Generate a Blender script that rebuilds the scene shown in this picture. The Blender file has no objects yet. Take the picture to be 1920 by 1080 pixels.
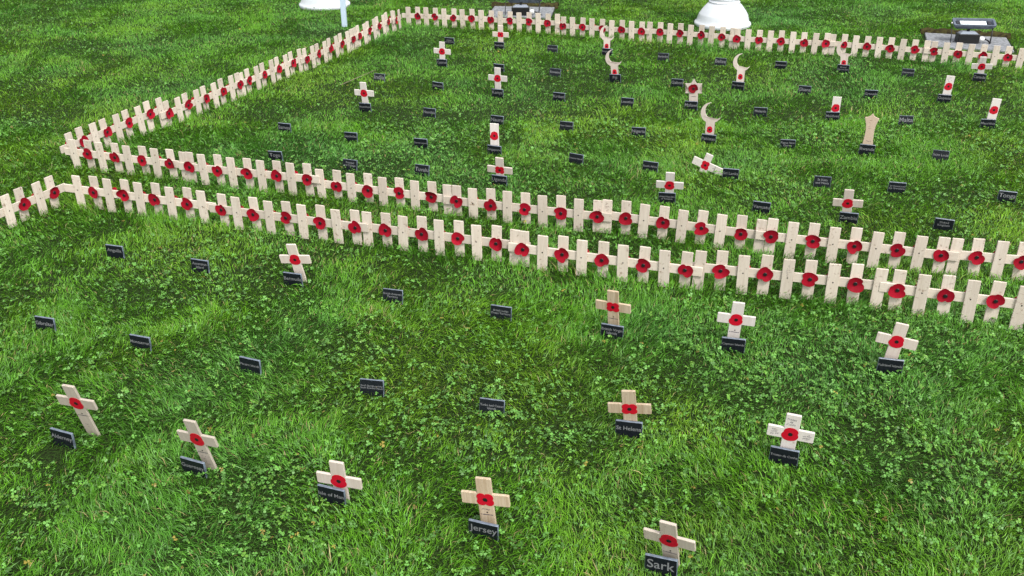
import bpy, math, random
import numpy as np
from mathutils import Matrix, Vector, Euler
R = math.radians
random.seed(7)
scene = bpy.context.scene
COL = scene.collection
K = 1.4                       # size of the layout unit in metres
MM = 0.001 * K                # one layout millimetre

# ---------------------------------------------------------------- camera
F_PX, PITCH, ROLL, CAM_H = 1754.14, 0.47632, -0.00407, 1.1054
cam = bpy.data.objects.new('camera', bpy.data.cameras.new('camera'))
COL.objects.link(cam)
cam.data.sensor_width = 36.0
cam.data.lens = F_PX / 1920 * 36.0
cam.data.clip_start = 0.05
cam.data.clip_end = 1000
_fw = Vector((0, math.cos(PITCH), -math.sin(PITCH)))
_rt = Vector((1, 0, 0)); _up = Vector((0, math.sin(PITCH), math.cos(PITCH)))
_r2 = _rt * math.cos(ROLL) + _up * math.sin(ROLL)
_u2 = _up * math.cos(ROLL) - _rt * math.sin(ROLL)
_m = Matrix((_r2, _u2, -_fw)).transposed().to_4x4()
_m.translation = Vector((0, 0, CAM_H * K))
cam.matrix_world = _m
scene.camera = cam

# ---------------------------------------------------------------- light: overcast day
SUN_EL, SUN_AZ = R(54), R(152)          # azimuth clockwise from +Y
world = bpy.data.worlds.new("World"); scene.world = world
world.use_nodes = True
wn, wl = world.node_tree.nodes, world.node_tree.links
bg = wn['Background']
sky = wn.new('ShaderNodeTexSky'); sky.sky_type = 'NISHITA'; sky.sun_disc = False
sky.sun_elevation = SUN_EL; sky.sun_rotation = SUN_AZ
sky.air_density = 1.0; sky.dust_density = 3.0
hs = wn.new('ShaderNodeHueSaturation'); hs.inputs['Saturation'].default_value = 0.16
wl.new(sky.outputs[0], hs.inputs['Color']); wl.new(hs.outputs[0], bg.inputs['Color'])
bg.inputs['Strength'].default_value = 0.15
sun = bpy.data.objects.new('sun', bpy.data.lights.new('sun', 'SUN'))
COL.objects.link(sun)
sun.data.energy = 1.5; sun.data.angle = R(12); sun.data.color = (1.0, 0.97, 0.92)
_d = Vector((math.sin(SUN_AZ) * math.cos(SUN_EL), math.cos(SUN_AZ) * math.cos(SUN_EL), math.sin(SUN_EL)))
sun.rotation_euler = (-_d).to_track_quat('-Z', 'Y').to_euler()
vs = scene.view_settings
vs.view_transform = 'Standard'; vs.look = 'None'; vs.gamma = 1; vs.use_curve_mapping = False
vs.exposure = 0.85
scene.cycles.max_bounces = 6
scene.cycles.diffuse_bounces = 3
scene.cycles.transmission_bounces = 3

# ---------------------------------------------------------------- materials
def new_mat(name):
    m = bpy.data.materials.new(name); m.use_nodes = True
    nt = m.node_tree
    return m, nt.nodes, nt.links, nt.nodes['Principled BSDF']

def simple(name, col, rough=0.5, spec=0.5, noise=None, nscale=60, metallic=0, bump=0):
    m, n, l, b = new_mat(name)
    b.inputs['Roughness'].default_value = rough
    b.inputs['Specular IOR Level'].default_value = spec
    b.inputs['Metallic'].default_value = metallic
    b.inputs['Base Color'].default_value = (*col, 1)
    if noise or bump:
        tc = n.new('ShaderNodeTexCoord'); no = n.new('ShaderNodeTexNoise')
        no.inputs['Scale'].default_value = nscale; no.inputs['Detail'].default_value = 6
        l.new(tc.outputs['Object'], no.inputs['Vector'])
    if noise:
        rp = n.new('ShaderNodeValToRGB')
        rp.color_ramp.elements[0].color = (*noise, 1); rp.color_ramp.elements[1].color = (*col, 1)
        rp.color_ramp.elements[0].position = 0.35; rp.color_ramp.elements[1].position = 0.65
        l.new(no.outputs[0], rp.inputs[0]); l.new(rp.outputs[0], b.inputs['Base Color'])
    if name.startswith('poppy_paper'):
        oi = n.new('ShaderNodeObjectInfo'); mr = n.new('ShaderNodeMapRange'); vm = n.new('ShaderNodeVectorMath'); vm.operation = 'SCALE'
        mr.inputs['To Min'].default_value = 0.80; mr.inputs['To Max'].default_value = 1.15
        l.new(oi.outputs['Random'], mr.inputs['Value']); l.new(mr.outputs[0], vm.inputs['Scale'])
        if noise: l.new(rp.outputs[0], vm.inputs[0])
        else: vm.inputs[0].default_value = col
        l.new(vm.outputs[0], b.inputs['Base Color'])
    if bump:
        bp = n.new('ShaderNodeBump'); bp.inputs['Strength'].default_value = bump; bp.inputs['Distance'].default_value = 0.002
        l.new(no.outputs[0], bp.inputs['Height']); l.new(bp.outputs[0], b.inputs['Normal'])
    return m

def wood(name, light, dark, grain=1.0, spots=0.0, axis='Z'):
    """plywood: fine grain along the board's length, a broad figure, a few brown flecks"""
    m, n, l, b = new_mat(name)
    b.inputs['Roughness'].default_value = 0.62
    b.inputs['Specular IOR Level'].default_value = 0.25
    tc = n.new('ShaderNodeTexCoord'); oi = n.new('ShaderNodeObjectInfo')
    ad = n.new('ShaderNodeVectorMath'); ad.operation = 'MULTIPLY_ADD'
    ad.inputs[1].default_value = (1, 1, 1)
    sc = n.new('ShaderNodeVectorMath'); sc.operation = 'SCALE'; sc.inputs['Scale'].default_value = 37.0
    cb = n.new('ShaderNodeCombineXYZ')
    for i in range(3): l.new(oi.outputs['Random'], cb.inputs[i])
    l.new(cb.outputs[0], sc.inputs[0]); l.new(tc.outputs['Object'], ad.inputs[0]); l.new(sc.outputs[0], ad.inputs[2])
    mp = n.new('ShaderNodeMapping')
    mp.inputs['Scale'].default_value = (1, 1, 0.07) if axis == 'Z' else (0.07, 1, 1)
    l.new(ad.outputs[0], mp.inputs['Vector'])
    n1 = n.new('ShaderNodeTexNoise'); n1.inputs['Scale'].default_value = 260; n1.inputs['Detail'].default_value = 5
    l.new(mp.outputs[0], n1.inputs['Vector'])
    n2 = n.new('ShaderNodeTexNoise'); n2.inputs['Scale'].default_value = 45; n2.inputs['Detail'].default_value = 4
    n2.inputs['Distortion'].default_value = 1.2
    l.new(mp.outputs[0], n2.inputs['Vector'])
    mx = n.new('ShaderNodeMath'); mx.operation = 'ADD'
    m1 = n.new('ShaderNodeMath'); m1.operation = 'MULTIPLY'; m1.inputs[1].default_value = 0.45
    m2 = n.new('ShaderNodeMath'); m2.operation = 'MULTIPLY'; m2.inputs[1].default_value = 0.55
    l.new(n1.outputs[0], m1.inputs[0]); l.new(n2.outputs[0], m2.inputs[0])
    l.new(m1.outputs[0], mx.inputs[0]); l.new(m2.outputs[0], mx.inputs[1])
    rp = n.new('ShaderNodeValToRGB')
    rp.color_ramp.elements[0].position = 0.5 - 0.2 / grain; rp.color_ramp.elements[1].position = 0.5 + 0.12 / grain
    rp.color_ramp.elements[0].color = (*dark, 1); rp.color_ramp.elements[1].color = (*light, 1)
    l.new(mx.outputs[0], rp.inputs[0])
    # tone varies from board to board
    mr = n.new('ShaderNodeMapRange'); mr.inputs['To Min'].default_value = 0.86; mr.inputs['To Max'].default_value = 1.08
    l.new(oi.outputs['Random'], mr.inputs['Value'])
    vm = n.new('ShaderNodeVectorMath'); vm.operation = 'SCALE'
    l.new(rp.outputs[0], vm.inputs[0]); l.new(mr.outputs[0], vm.inputs['Scale'])
    src = vm.outputs[0]
    n3 = n.new('ShaderNodeTexNoise'); n3.inputs['Scale'].default_value = 75; n3.inputs['Detail'].default_value = 5
    l.new(ad.outputs[0], n3.inputs['Vector'])
    r3 = n.new('ShaderNodeValToRGB')
    r3.color_ramp.elements[0].position = 0.66 - 0.05 * spots; r3.color_ramp.elements[0].color = (0, 0, 0, 1)
    r3.color_ramp.elements[1].position = 0.78 - 0.05 * spots; r3.color_ramp.elements[1].color = (0.75, 0.75, 0.75, 1)
    l.new(n3.outputs[0], r3.inputs[0])
    mc = n.new('ShaderNodeMix'); mc.data_type = 'RGBA'
    mc.inputs['B'].default_value = (0.20, 0.12, 0.075, 1)
    l.new(r3.outputs[0], mc.inputs['Factor']); l.new(src, mc.inputs['A'])
    l.new(mc.outputs['Result'], b.inputs['Base Color'])
    bp = n.new('ShaderNodeBump'); bp.inputs['Strength'].default_value = 0.12; bp.inputs['Distance'].default_value = 0.001
    l.new(n1.outputs[0], bp.inputs['Height']); l.new(bp.outputs[0], b.inputs['Normal'])
    return m

M = {}
M['picket'] = wood('picket_wood', (0.62, 0.545, 0.465), (0.51, 0.43, 0.35), 1.0, 1.0)
M['rail'] = wood('rail_wood', (0.62, 0.545, 0.465), (0.53, 0.45, 0.37), 1.0, 0.4, 'X')
M['cream'] = wood('cream_plywood', (0.63, 0.55, 0.49), (0.53, 0.44, 0.375), 1.0, 0.0)
M['white'] = wood('white_plywood', (0.66, 0.61, 0.575), (0.57, 0.51, 0.475), 1.0, 0.0)
M['tan'] = wood('tan_plywood', (0.53, 0.425, 0.31), (0.38, 0.275, 0.175), 1.3, 0.0)
M['shade'] = wood('shade_toned_plywood', (0.51, 0.445, 0.375), (0.43, 0.37, 0.305), 1.0, 0.0)  # shade of turned-away faces put into the colour, plus a slight own tone
M['brown'] = wood('brown_board', (0.50, 0.395, 0.30), (0.43, 0.325, 0.24), 1.0, 0.0)
M['paper'] = simple('poppy_paper', (0.31, 0.004, 0.017), 0.65, 0.15, (0.25, 0.003, 0.013), 55, bump=0.2)
M['paper_dark'] = simple('poppy_paper_dark', (0.20, 0.002, 0.008), 0.65, 0.2)
M['print'] = simple('poppy_print', (0.47, 0.003, 0.018), 0.5, 0.3)
M['black'] = simple('black_plastic', (0.008, 0.008, 0.009), 0.45, 0.4)
M['ink'] = simple('ink', (0.03, 0.03, 0.06), 0.7, 0.2)
M['stain'] = simple('brown_ink', (0.16, 0.07, 0.04), 0.8, 0.2)
M['stone'] = simple('polished_black_slate', (0.006, 0.008, 0.011), 0.35, 0.22, (0.010, 0.012, 0.016), 180)
M['edge'] = simple('sawn_slate_edge', (0.19, 0.23, 0.29), 0.32, 0.5, (0.07, 0.085, 0.11), 40, bump=0.2)
M['engraved'] = simple('engraved_letters', (0.17, 0.175, 0.18), 0.8, 0.2)
M['enamel'] = simple('white_enamel', (0.62, 0.65, 0.68), 0.28, 0.5, (0.56, 0.59, 0.62), 9)
M['white_paint'] = simple('pale_blue_white_paint', (0.50, 0.61, 0.72), 0.4, 0.4)
M['metal'] = simple('grey_metal', (0.17, 0.20, 0.25), 0.4, 0.5, (0.11, 0.13, 0.17), 30, metallic=0.4)
M['lens'] = simple('frosted_glass', (0.66, 0.74, 0.74), 0.25, 0.6)
M['socket'] = simple('lamp_socket', (0.02, 0.022, 0.03), 0.4, 0.5)
M['gland'] = simple('white_plastic', (0.78, 0.78, 0.76), 0.4, 0.4)
M['lid'] = simple('grey_lid', (0.22, 0.25, 0.30), 0.35, 0.5)
M['slab'] = simple('grey_paving', (0.27, 0.28, 0.30), 0.85, 0.2, (0.13, 0.135, 0.14), 55, bump=0.6)
M['soil'] = simple('mossy_soil', (0.055, 0.050, 0.016), 0.95, 0.1, (0.018, 0.012, 0.008), 40, bump=0.9)
M['twig'] = simple('dry_twig', (0.20, 0.16, 0.12), 0.9, 0.1)

def lawn_mat():
    m, n, l, b = new_mat('lawn_thatch')
    tc = n.new('ShaderNodeTexCoord')
    no = n.new('ShaderNodeTexNoise'); no.inputs['Scale'].default_value = 140; no.inputs['Detail'].default_value = 8
    l.new(tc.outputs['Object'], no.inputs['Vector'])
    rp = n.new('ShaderNodeValToRGB')
    rp.color_ramp.elements[0].position = 0.36; rp.color_ramp.elements[0].color = (0.009, 0.010, 0.004, 1)
    rp.color_ramp.elements[1].position = 0.66; rp.color_ramp.elements[1].color = (0.026, 0.060, 0.009, 1)
    l.new(no.outputs[0], rp.inputs[0]); l.new(rp.outputs[0], b.inputs['Base Color'])
    b.inputs['Roughness'].default_value = 0.9; b.inputs['Specular IOR Level'].default_value = 0.1
    bp = n.new('ShaderNodeBump'); bp.inputs['Strength'].default_value = 0.8; bp.inputs['Distance'].default_value = 0.01
    l.new(no.outputs[0], bp.inputs['Height']); l.new(bp.outputs[0], b.inputs['Normal'])
    return m
M['lawn'] = lawn_mat()

def leaf_mat(name, rough, spec, trans):
    m, n, l, b = new_mat(name)
    at = n.new('ShaderNodeAttribute'); at.attribute_name = 'Col'
    l.new(at.outputs['Color'], b.inputs['Base Color'])
    b.inputs['Roughness'].default_value = rough; b.inputs['Specular IOR Level'].default_value = spec
    tr = n.new('ShaderNodeBsdfTranslucent')
    hv = n.new('ShaderNodeHueSaturation'); hv.inputs['Saturation'].default_value = 1.1; hv.inputs['Value'].default_value = 1.25
    l.new(at.outputs['Color'], hv.inputs['Color']); l.new(hv.outputs[0], tr.inputs['Color'])
    mx = n.new('ShaderNodeMixShader'); mx.inputs[0].default_value = trans
    l.new(b.outputs[0], mx.inputs[1]); l.new(tr.outputs[0], mx.inputs[2])
    l.new(mx.outputs[0], n['Material Output'].inputs['Surface'])
    return m
M['blade'] = leaf_mat('grass_blade', 0.45, 0.28, 0.24)
M['clover'] = leaf_mat('clover_leaf', 0.45, 0.40, 0.18)

# ---------------------------------------------------------------- helpers
class MB:
    def __init__(self): self.v, self.f, self.mi, self.sm = [], [], [], []
    def add(self, vs, fs, mi=0, smooth=False):
        o = len(self.v); self.v += [tuple(p) for p in vs]
        for f in fs:
            self.f.append(tuple(i + o for i in f)); self.mi.append(mi); self.sm.append(smooth)
    def mesh(self, name, mats):
        me = bpy.data.meshes.new(name); me.from_pydata(self.v, [], self.f)
        for m in (mats if isinstance(mats, (list, tuple)) else [mats]): me.materials.append(m)
        me.polygons.foreach_set('material_index', self.mi)
        me.polygons.foreach_set('use_smooth', self.sm)
        me.update(); return me

def inset(poly, d):
    out = []; n = len(poly)
    for i in range(n):
        p0, p, p1 = poly[i - 1], poly[i], poly[(i + 1) % n]
        a = Vector((p[0] - p0[0], p[1] - p0[1])).normalized(); b = Vector((p1[0] - p[0], p1[1] - p[1])).normalized()
        na, nb = Vector((-a.y, a.x)), Vector((-b.y, b.x))
        s = na + nb
        k = d / max(0.35, 1 + na.dot(nb))
        out.append((p[0] + s.x * k, p[1] + s.y * k))
    return out

def prism(mb, poly, y0, y1, ch=0.0008, mi_face=0, mi_edge=0):
    """outline in the XZ plane (counter-clockwise seen from -Y), front at y0, back at y1, chamfered"""
    n = len(poly); q = inset(poly, ch)
    loops = [[(x, y0, z) for x, z in q], [(x, y0 + ch, z) for x, z in poly],
             [(x, y1 - ch, z) for x, z in poly], [(x, y1, z) for x, z in q]]
    vs = [p for lp in loops for p in lp]; fs = [tuple(range(n))]
    mb.add(vs, [], 0)
    o = len(mb.v) - 4 * n
    def f(idx, mi):
        mb.f.append(tuple(i + o for i in idx)); mb.mi.append(mi); mb.sm.append(False)
    f(range(n), mi_face)
    for k in range(3):
        for i in range(n):
            j = (i + 1) % n
            f((k * n + i, (k + 1) * n + i, (k + 1) * n + j, k * n + j), mi_edge)
    f(range(4 * n - 1, 3 * n - 1, -1), mi_face)

def rrect(x0, z0, x1, z1, r, seg=3):
    pts = []
    for cx, cz, a0 in ((x1 - r, z0 + r, -90), (x1 - r, z1 - r, 0), (x0 + r, z1 - r, 90), (x0 + r, z0 + r, 180)):
        for k in range(seg + 1):
            a = R(a0 + 90 * k / seg); pts.append((cx + r * math.cos(a), cz + r * math.sin(a)))
    return pts

def round_poly(poly, r, seg=2):
    """round the convex corners of a polygon a little"""
    out = []; n = len(poly)
    for i in range(n):
        p0, p, p1 = (Vector(poly[i - 1]), Vector(poly[i]), Vector(poly[(i + 1) % n]))
        a, b = (p0 - p), (p1 - p)
        cr = (p - p0).x * (p1 - p).y - (p - p0).y * (p1 - p).x
        if cr <= 0: out.append(tuple(p)); continue
        a0, b0 = p + a.normalized() * min(r, a.length / 2), p + b.normalized() * min(r, b.length / 2)
        for k in range(seg + 1):
            t = k / seg; out.append(tuple(a0 * (1 - t) ** 2 + p * 2 * t * (1 - t) + b0 * t * t))
    return out

def box(mb, c, s, ch=0.001, mi=0):
    prism(mb, rrect(c[0] - s[0] / 2, c[2] - s[2] / 2, c[0] + s[0] / 2, c[2] + s[2] / 2, ch * 1.2, 2), c[1] - s[1] / 2, c[1] + s[1] / 2, ch, mi, mi)

def tube(mb, pts, r, seg=8, mi=0):
    pts = [Vector(p) for p in pts]; rings = []
    for i, p in enumerate(pts):
        t = (pts[min(i + 1, len(pts) - 1)] - pts[max(i - 1, 0)]).normalized()
        u = t.orthogonal().normalized(); w = t.cross(u)
        rr = r[i] if isinstance(r, (list, tuple)) else r
        rings.append([p + (u * math.cos(2 * math.pi * k / seg) + w * math.sin(2 * math.pi * k / seg)) * rr for k in range(seg)])
    vs = [q for rg in rings for q in rg]; fs = []
    for i in range(len(rings) - 1):
        for k in range(seg):
            k2 = (k + 1) % seg; fs.append((i * seg + k, i * seg + k2, (i + 1) * seg + k2, (i + 1) * seg + k))
    fs.append(tuple(range(seg - 1, -1, -1))); fs.append(tuple(range((len(rings) - 1) * seg, len(rings) * seg)))
    mb.add(vs, fs, mi, True)

def lathe(mb, prof, seg=48, mi=0):
    vs = [(r * math.cos(2 * math.pi * k / seg), r * math.sin(2 * math.pi * k / seg), z) for r, z in prof for k in range(seg)]
    fs = []
    for i in range(len(prof) - 1):
        for k in range(seg):
            k2 = (k + 1) % seg; fs.append((i * seg + k, i * seg + k2, (i + 1) * seg + k2, (i + 1) * seg + k))
    fs.append(tuple(range((len(prof) - 1) * seg, len(prof) * seg)))
    mb.add(vs, fs, mi, True)

def link(name, data, parent=None, loc=(0, 0, 0), rot=(0, 0, 0)):
    o = bpy.data.objects.new(name, data); COL.objects.link(o)
    o.location = loc; o.rotation_euler = rot
    if parent: o.parent = parent
    return o

def tag(o, label, cat, group=None):
    o['label'] = label; o['category'] = cat
    if group: o['group'] = group
    return o

def basis(o, pos, ex, ez):
    """place an object: local X along ex, local Z along ez, front is -Y"""
    ez = Vector(ez).normalized(); ex = Vector(ex); ex = (ex - ez * ex.dot(ez)).normalized(); ey = ez.cross(ex)
    m = Matrix((ex, ey, ez)).transposed().to_4x4(); m.translation = Vector(pos); o.matrix_world = m

_tcache = {}
def text_mesh(body, width, height, shear=0.0, spacing=0.95, depth=0.00025, mat=None, offset=0.0):
    cu = bpy.data.curves.new('lettering', 'FONT'); cu.body = body
    cu.align_x = 'CENTER'; cu.align_y = 'CENTER'; cu.shear = shear; cu.space_line = spacing
    cu.resolution_u = 3; cu.extrude = 0.0; cu.offset = offset
    ob = bpy.data.objects.new('lettering_curve', cu); COL.objects.link(ob)
    bpy.context.view_layer.update()
    dg = bpy.context.evaluated_depsgraph_get()
    me = bpy.data.meshes.new_from_object(ob.evaluated_get(dg))
    bpy.data.objects.remove(ob); bpy.data.curves.remove(cu)
    n = len(me.vertices); co = np.empty(n * 3); me.vertices.foreach_get('co', co); co = co.reshape(-1, 3)
    lo, hi = co.min(0), co.max(0); c = (lo + hi) / 2
    s = min(width / (hi[0] - lo[0]), height / (hi[1] - lo[1]))
    out = np.stack([(co[:, 0] - c[0]) * s, np.zeros(n), (co[:, 1] - c[1]) * s], 1)
    me.vertices.foreach_set('co', out.ravel()); me.materials.clear(); me.materials.append(mat or M['engraved']); me.update()
    me.name = 'lettering'
    return me

def outline_union(ells, n=56):
    """polar outline of a union of ellipses (cx, cy, rx, ry) that all contain the origin"""
    rad = []
    for k in range(n):
        t = 2 * math.pi * k / n; dx, dy = math.cos(t), math.sin(t); best = 0
        for cx, cy, rx, ry in ells:
            A = (dx / rx) ** 2 + (dy / ry) ** 2; B = -2 * (dx * cx / rx ** 2 + dy * cy / ry ** 2); C = (cx / rx) ** 2 + (cy / ry) ** 2 - 1
            D = B * B - 4 * A * C
            if D >= 0: best = max(best, (-B + math.sqrt(D)) / (2 * A))
        rad.append(best)
    return rad

def flat_poppy(ells, scale=1.0):
    rad = outline_union(ells); n = len(rad)
    poly = [(rad[k] * math.cos(2 * math.pi * k / n) * MM * scale, rad[k] * math.sin(2 * math.pi * k / n) * MM * scale) for k in range(n)]
    mb = MB(); prism(mb, poly, -0.5 * MM, 0, 0.1 * MM)
    return mb.mesh('poppy', M['print'])
POPPY_TWO = flat_poppy([(0.5, 5.2, 12.3, 9.6), (-0.6, -3.6, 14.4, 11.4)], 1.06)
POPPY_FOUR = flat_poppy([(-6.2, 5.4, 8.6, 8.0), (6.2, 5.4, 8.6, 8.0), (-6.6, -5.2, 8.6, 8.0), (6.6, -5.2, 8.6, 8.0)])
POPPY_SMALL = flat_poppy([(0.0, 4.2, 9.4, 8.2), (0, -3.4, 10.2, 8.6)])

def paper_poppy(seed, mat):
    rg = random.Random(seed); n = 48
    w1, w2 = rg.uniform(14.5, 17.5), rg.uniform(17, 20.5)
    ells = [(rg.uniform(-2, 2), rg.uniform(7, 9), w1, rg.uniform(10.5, 12.5)), (rg.uniform(-2, 2), -rg.uniform(6, 8), w2, rg.uniform(11.5, 13.5))]
    if rg.random() < 0.5: ells.append((rg.choice((-8, 8)), rg.uniform(-3, 3), 11, 10))
    rad = outline_union(ells, n); fold = rg.uniform(0, 2 * math.pi); fa = rg.choice((0.5, 1, 1.5, 4.5)); cup = rg.uniform(1.5, 4.0)
    mb = MB(); vs = [(0, 0, 0)]
    rings = (0.25, 0.5, 0.75, 0.92, 1.0)
    for q in rings:
        for k in range(n):
            t = 2 * math.pi * k / n; r = rad[k] * q
            x, z = r * math.cos(t), r * math.sin(t)
            s = x * math.cos(fold) + z * math.sin(fold)
            y = -(cup * (r / 20) ** 2 + 0.5 * math.sin(3 * t + seed) * q * q + fa * max(0, (s - 8) / 10) ** 1.5)
            vs.append((x * MM, y * MM, z * MM))
    fs = [(0, 1 + (k + 1) % n, 1 + k) for k in range(n)]
    for i in range(len(rings) - 1):
        for k in range(n):
            k2 = (k + 1) % n; a = 1 + i * n; b = a + n
            fs.append((a + k, a + k2, b + k2, b + k))
    mb.add(vs, fs, 0, True)
    return mb.mesh('poppy', mat)
PAPER = [paper_poppy(s, M['paper']) for s in range(12)]
PAPER_DARK = paper_poppy(31, M['paper_dark'])

def disc(r, t, mat, seg=18, name='poppy_centre'):
    poly = [(r * math.cos(2 * math.pi * k / seg), r * math.sin(2 * math.pi * k / seg)) for k in range(seg)]
    mb = MB(); prism(mb, poly, -t, 0, min(t * 0.4, r * 0.3)); return mb.mesh(name, mat)
CENTRE_PAPER = disc(5.0 * MM, 1.8 * MM, M['black'])
CENTRE_PRINT = disc(4.2 * MM, 0.25 * MM, M['black'])
PIN = disc(1.9 * MM, 0.5 * MM, M['black'], 10, 'pin')

# ---------------------------------------------------------------- the ground
mb = MB(); mb.add([(-150, -150, 0), (150, -150, 0), (150, 150, 0), (-150, 150, 0)], [(0, 1, 2, 3)])
lawn = link('lawn', mb.mesh('lawn', M['lawn'])); lawn['kind'] = 'structure'

# layout of the two plots, in layout units (x right, y away from the viewer)
DZ = 0.0486
PANELS = [   # run, index, pickets, (x, y, heading, z offset, lean x, lean y)
  ('front', 0, 4, (-1.4708, 2.5445, 1.1057, -0.0016, -0.0011, -0.0006)),
  ('front', 1, 9, (-1.331, 2.685, -0.2827, 0.0063, 0.0007, -0.001)),
  ('front', 2, 9, (-0.851, 2.5448, -0.3178, 0.0003, -0.0013, -0.0022)),
  ('front', 3, 9, (-0.4071, 2.3989, -0.2983, 0.0008, -0.0001, 0.0005)),
  ('front', 4, 9, (0.03, 2.2647, -0.3095, -0.0001, -0.0002, -0.001)),
  ('front', 5, 9, (0.4735, 2.1227, -0.2408, 0.0063, -0.0, -0.0008)),
  ('front', 6, 6, (0.9339, 2.0097, -0.337, 0.0067, -0.0015, -0.0007)),
  ('mid', 0, 9, (-1.4937, 3.0425, -0.2924, 0.0034, 0.0002, -0.0014)),
  ('mid', 1, 9, (-1.0562, 2.9107, -0.3077, 0.0003, -0.0016, -0.0007)),
  ('mid', 2, 9, (-0.6044, 2.7665, -0.3281, -0.0087, -0.0003, 0.0003)),
  ('mid', 3, 9, (-0.1667, 2.6181, -0.2989, -0.0055, -0.0002, 0.0008)),
  ('mid', 4, 9, (0.2718, 2.4832, -0.332, -0.0005, 0.0009, 0.0012)),
  ('mid', 5, 9, (0.7082, 2.3324, -0.2815, 0.0022, 0.0004, 0.0007)),
  ('mid', 6, 4, (1.1561, 2.2029, -0.253, 0.0016, -0.0007, 0.0016)),
  ('left', 0, 9, (-1.5233, 3.1173, 1.1307, 0.0029, -0.0042, -0.0005)),
  ('left', 1, 9, (-1.3262, 3.5342, 1.1581, -0.0041, -0.0022, -0.0005)),
  ('left', 2, 9, (-1.1427, 3.953, 1.1691, -0.003, -0.0028, -0.0004)),
  ('left', 3, 9, (-0.9585, 4.3867, 1.194, -0.002, -0.0029, -0.0001)),
  ('left', 4, 9, (-0.7872, 4.8204, 1.223, 0.0022, -0.0057, 0.0005)),
  ('left', 5, 2, (-0.6326, 5.2477, 1.3632, 0.0037, -0.0038, 0.0008)),
  ('back', 0, 9, (-0.5803, 5.3889, -0.302, -0.0021, -0.0014, -0.0)),
  ('back', 1, 9, (-0.1642, 5.2594, -0.3027, 0.0015, -0.0007, 0.0002)),
  ('back', 2, 9, (0.2807, 5.1202, -0.3674, -0.0049, -0.0005, -0.0002)),
  ('back', 3, 9, (0.7213, 4.951, -0.4022, -0.0001, -0.0006, -0.0002)),
  ('back', 4, 9, (1.1414, 4.7725, -0.278, -0.0003, -0.0002, -0.0002)),
  ('back', 5, 9, (1.5835, 4.6464, -0.3438, -0.0009, 0.0005, -0.0004)),
  ('back', 6, 8, (2.0194, 4.4904, -0.3331, -0.0023, 0.0006, -0.0009)),
]
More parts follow.
